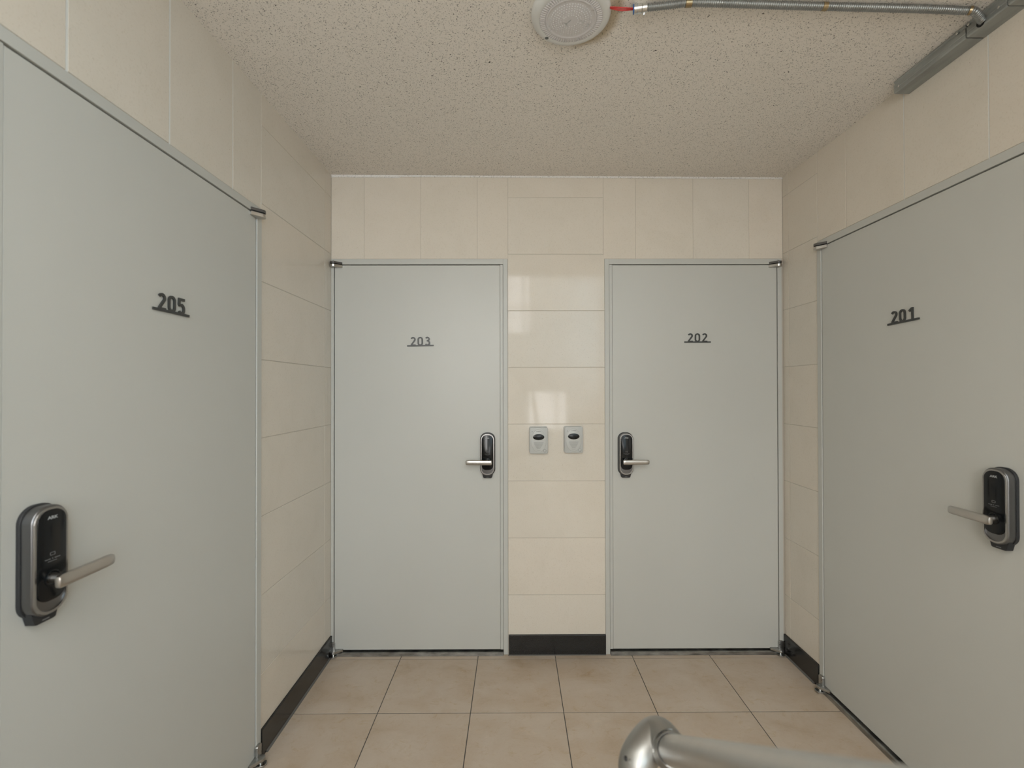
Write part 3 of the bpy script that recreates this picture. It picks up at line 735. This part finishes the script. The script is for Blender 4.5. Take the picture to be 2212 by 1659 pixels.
# ------------------------------------------------------------------ flexible conduit
cz = 2.5005
cp = [on_plane_z(*p) for p in ((1372, 24, cz), (1396, 20.5, cz), (1450, 14, cz), (1490, 9, cz), (1560, 9, cz), (1700, 12, cz), (1850, 14, cz), (2000, 16, cz), (2075, 18.5, cz))]
for i, p in enumerate(cp): p.z = ceil_z(p.x, p.y) - 0.0125
e1 = on_plane_z(2105, 25, 2.487); e2 = Vector((1.3730, 1.3690, 2.4765)); e3 = e2 + Vector((0.026, 0.006, 0.004))
path = catmull(cp + [e1, e2, e3], 0.0013)
con = empty('flexible_conduit', tuple(cp[0]), 0, label='grey corrugated metal conduit running across the ceiling from the lamp', cat='conduit')
o0 = Vector(cp[0])
mb = MB(); dist = 0; rad = []
for i, p in enumerate(path):
    if i: dist += (path[i] - path[i - 1]).length
    rad.append(0.0096 + 0.0013 * math.sin(2 * math.pi * dist / 0.0062))
mb.sweep([p - o0 for p in path], rad, 18); mb.build('corrugated_hose', m_hose, con, angle=179)
def near(px):
    best = min(range(len(path)), key=lambda i: abs((cam_px(path[i]) - px))); return best
def cam_px(P):
    q = P - Vector((0, 0, CAMZ)); return 1114.92 + 1019.05 * q.dot(right) / q.dot(fwd)
for px, w_ in ((1489, 10), (1781, 9), (2096, 4)):
    i = near(px); seg = path[max(0, i - w_ // 2 - 1): i + w_ // 2 + 2]
    mb = MB(); mb.sweep([p - o0 for p in seg], 0.0113, 24); mb.build('brass_band', m_brass, con)
t0 = (path[8] - path[0]).normalized()
def ringseg(name, a_, b_, r, m_, par):
    mb = MB(); mb.sweep([path[0] - o0 + t0 * a_, path[0] - o0 + t0 * (a_ + .001), path[0] - o0 + t0 * (b_ - .001), path[0] - o0 + t0 * b_], [r - .0008, r, r, r - .0008], 28); return mb.build(name, m_, par)
cn = ringseg('connector', -0.003, 0.019, 0.0133, m_zinc, con)
ringseg('clamp_collar', 0.0195, 0.034, 0.0125, m_zinc, cn)
ringseg('blue_bushing', -0.006, -0.0025, 0.0128, m_blue, cn)
ringseg('blue_insert', 0.0055, 0.0075, 0.0135, m_blue, cn)
mb = MB(); mb.sweep([path[0] - o0 + t0 * .026 + Vector((0, .004, -.010)), path[0] - o0 + t0 * .026 + Vector((0, .006, -.016))], [.0035, .003], 14); mb.build('clamp_screw', m_zinc, cn)
# wires
wr = empty('electrical_wire', (LC[0] + .12, LC[1] - .01, zc - .012), 0, label='short red wires between the ceiling lamp and the conduit end', cat='wire')
w0 = Vector(wr.location)
for k in range(3):
    a_ = on_plane_z(1318, 15 + k * 1.6, zc - .014); b_ = path[0] - t0 * .004 + Vector((0, (k - 1) * .003, .001 * k)); mid = (a_ + b_) / 2 + Vector((0, .001 * (k - 1), -.002 * k))
    mb = MB(); mb.sweep([p - w0 for p in catmull([a_, mid, b_ + t0 * .006], .004)], .0015, 8); mb.build('wire', m_red, wr)

# ------------------------------------------------------------------ steel trunking in the right corner
tx0, tx1 = 1.3730, XR - 0.0005; ty = 1.690
tr = empty('cable_trunking', (tx0, ty, 2.505), 0, label='galvanized steel cable trunking in the right ceiling corner', cat='trunking')
def seg(y0, y1, name):
    mb = MB()
    zt = 2.5045 - 2.505; zb = zt - 0.0425
    prof = [(0, zt), (0, zt - .004), (0.0035, zt - .007), (0.0035, zt - .010), (0, zt - .013), (0, zt - .026), (.0015, zt - .0285), (0, zt - .031), (0, zb + .003), (0.003, zb), (tx1 - tx0, zb), (tx1 - tx0, zt)]
    mb.prism([(p, q) for p, q in prof], y0 - ty, y1 - ty, 'y'); return mb.build(name, m_galv, tr, smooth=False)
G1, G2 = 1.4185, 1.2980
seg(ty, G1 + .0022, 'cover_section'); seg(G1 - .0022, G2 + .0012, 'cover_section'); seg(G2 - .0012, YC + .001, 'cover_section')
for G in (G1, G2):
    mb = MB(); mb.box((0.006, G - .01 - ty, -.038), (tx1 - tx0 - .004, G + .01 - ty, -.004)); mb.build('joint_gap_shade', m_void, tr, smooth=False)  # black block painting the shade inside the open joints
for (yy, zz) in ((1.668, -.028), (1.447, -.0075), (1.340 + .07, -.0075), (1.322, -.028), (1.280, -.024)):
    mb = MB(); mb.lathe([(0.0040, 0.001), (0.0040, -0.0015), (0.0026, -0.0026), (0.0008, -0.0028)], (0, yy - ty, zz), 14, 'x'); mb.build('screw', m_zinc, tr)
mb = MB(); mb.lathe([(0.0140, 0.0010), (0.0140, -0.0010)], (0, e2.y - ty + .003, e2.z - 2.505 - .0005), 28, 'x'); mb.build('conduit_hole', m_void, tr)

# ------------------------------------------------------------------ stair handrail in the foreground
P1 = at_depth(1452, 1621, 0.74)
dirn = (at_depth(1180, 1549, 1.0) - Vector((0, 0, CAMZ))).normalized()      # away from the viewer, downwards
RR = 0.0215
hr = empty('stair_handrail', (P1.x, P1.y, 0), 0, label='blurred stainless stair handrail with rounded newel fitting in the foreground', cat='handrail')
H0 = Vector(hr.location)
post = at_depth(1378, 1672, 0.765)
mb = MB(); mb.sweep([P1 + dirn * .012 - H0, P1 - dirn * 0.6 - H0, P1 - dirn * 1.5 - H0, P1 - dirn * 2.2 - H0], RR, 40); mb.build('rail_tube', m_rail, hr)
top = at_depth(1412, 1588, 0.79)
pth = catmull([P1 - dirn * .0005, P1 + dirn * .018 , top + Vector((0.004, 0.0, -.002)), Vector((post.x, post.y, post.z + .022)), Vector((post.x, post.y, post.z - .02)), Vector((post.x, post.y, post.z - .06))], .004)
n = len(pth)
mb = MB(); rad = [0.0290 if i > 2 else (0.0228, 0.0258, 0.0280)[i] for i in range(n)]
mb.sweep([p - H0 for p in pth], rad, 44); mb.build('elbow_fitting', m_fit, hr)
mb = MB(); mb.sweep([P1 - dirn * .0012 - H0, P1 + dirn * .003 - H0], [.0226, .0226], 36); mb.build('socket_gap', m_void, hr)
mb = MB(); mb.sweep([Vector((post.x, post.y, 0.001)) - H0, Vector((post.x, post.y, post.z - .05)) - H0], .0262, 36)
mb.sweep([Vector((post.x, post.y, 0.001)) - H0, Vector((post.x, post.y, .010)) - H0], .045, 36); mb.build('newel_post', m_rail, hr)
pe = P1 - dirn * 2.15
mb = MB(); mb.sweep([Vector((pe.x, pe.y, 0.001)) - H0, pe - H0], .019, 24); mb.build('upper_post', m_rail, hr)
for px, py, r_, m__ in ((1352, 1641, .0026, m_rubber), (1360, 1646, .0018, m_steel)):
    q = at_depth(px, py, 0.7365); mb = MB(); mb.sweep([q - H0, q - H0 + Vector((.001, .006, -.001))], r_, 16); mb.build('set_screw', m__, hr)
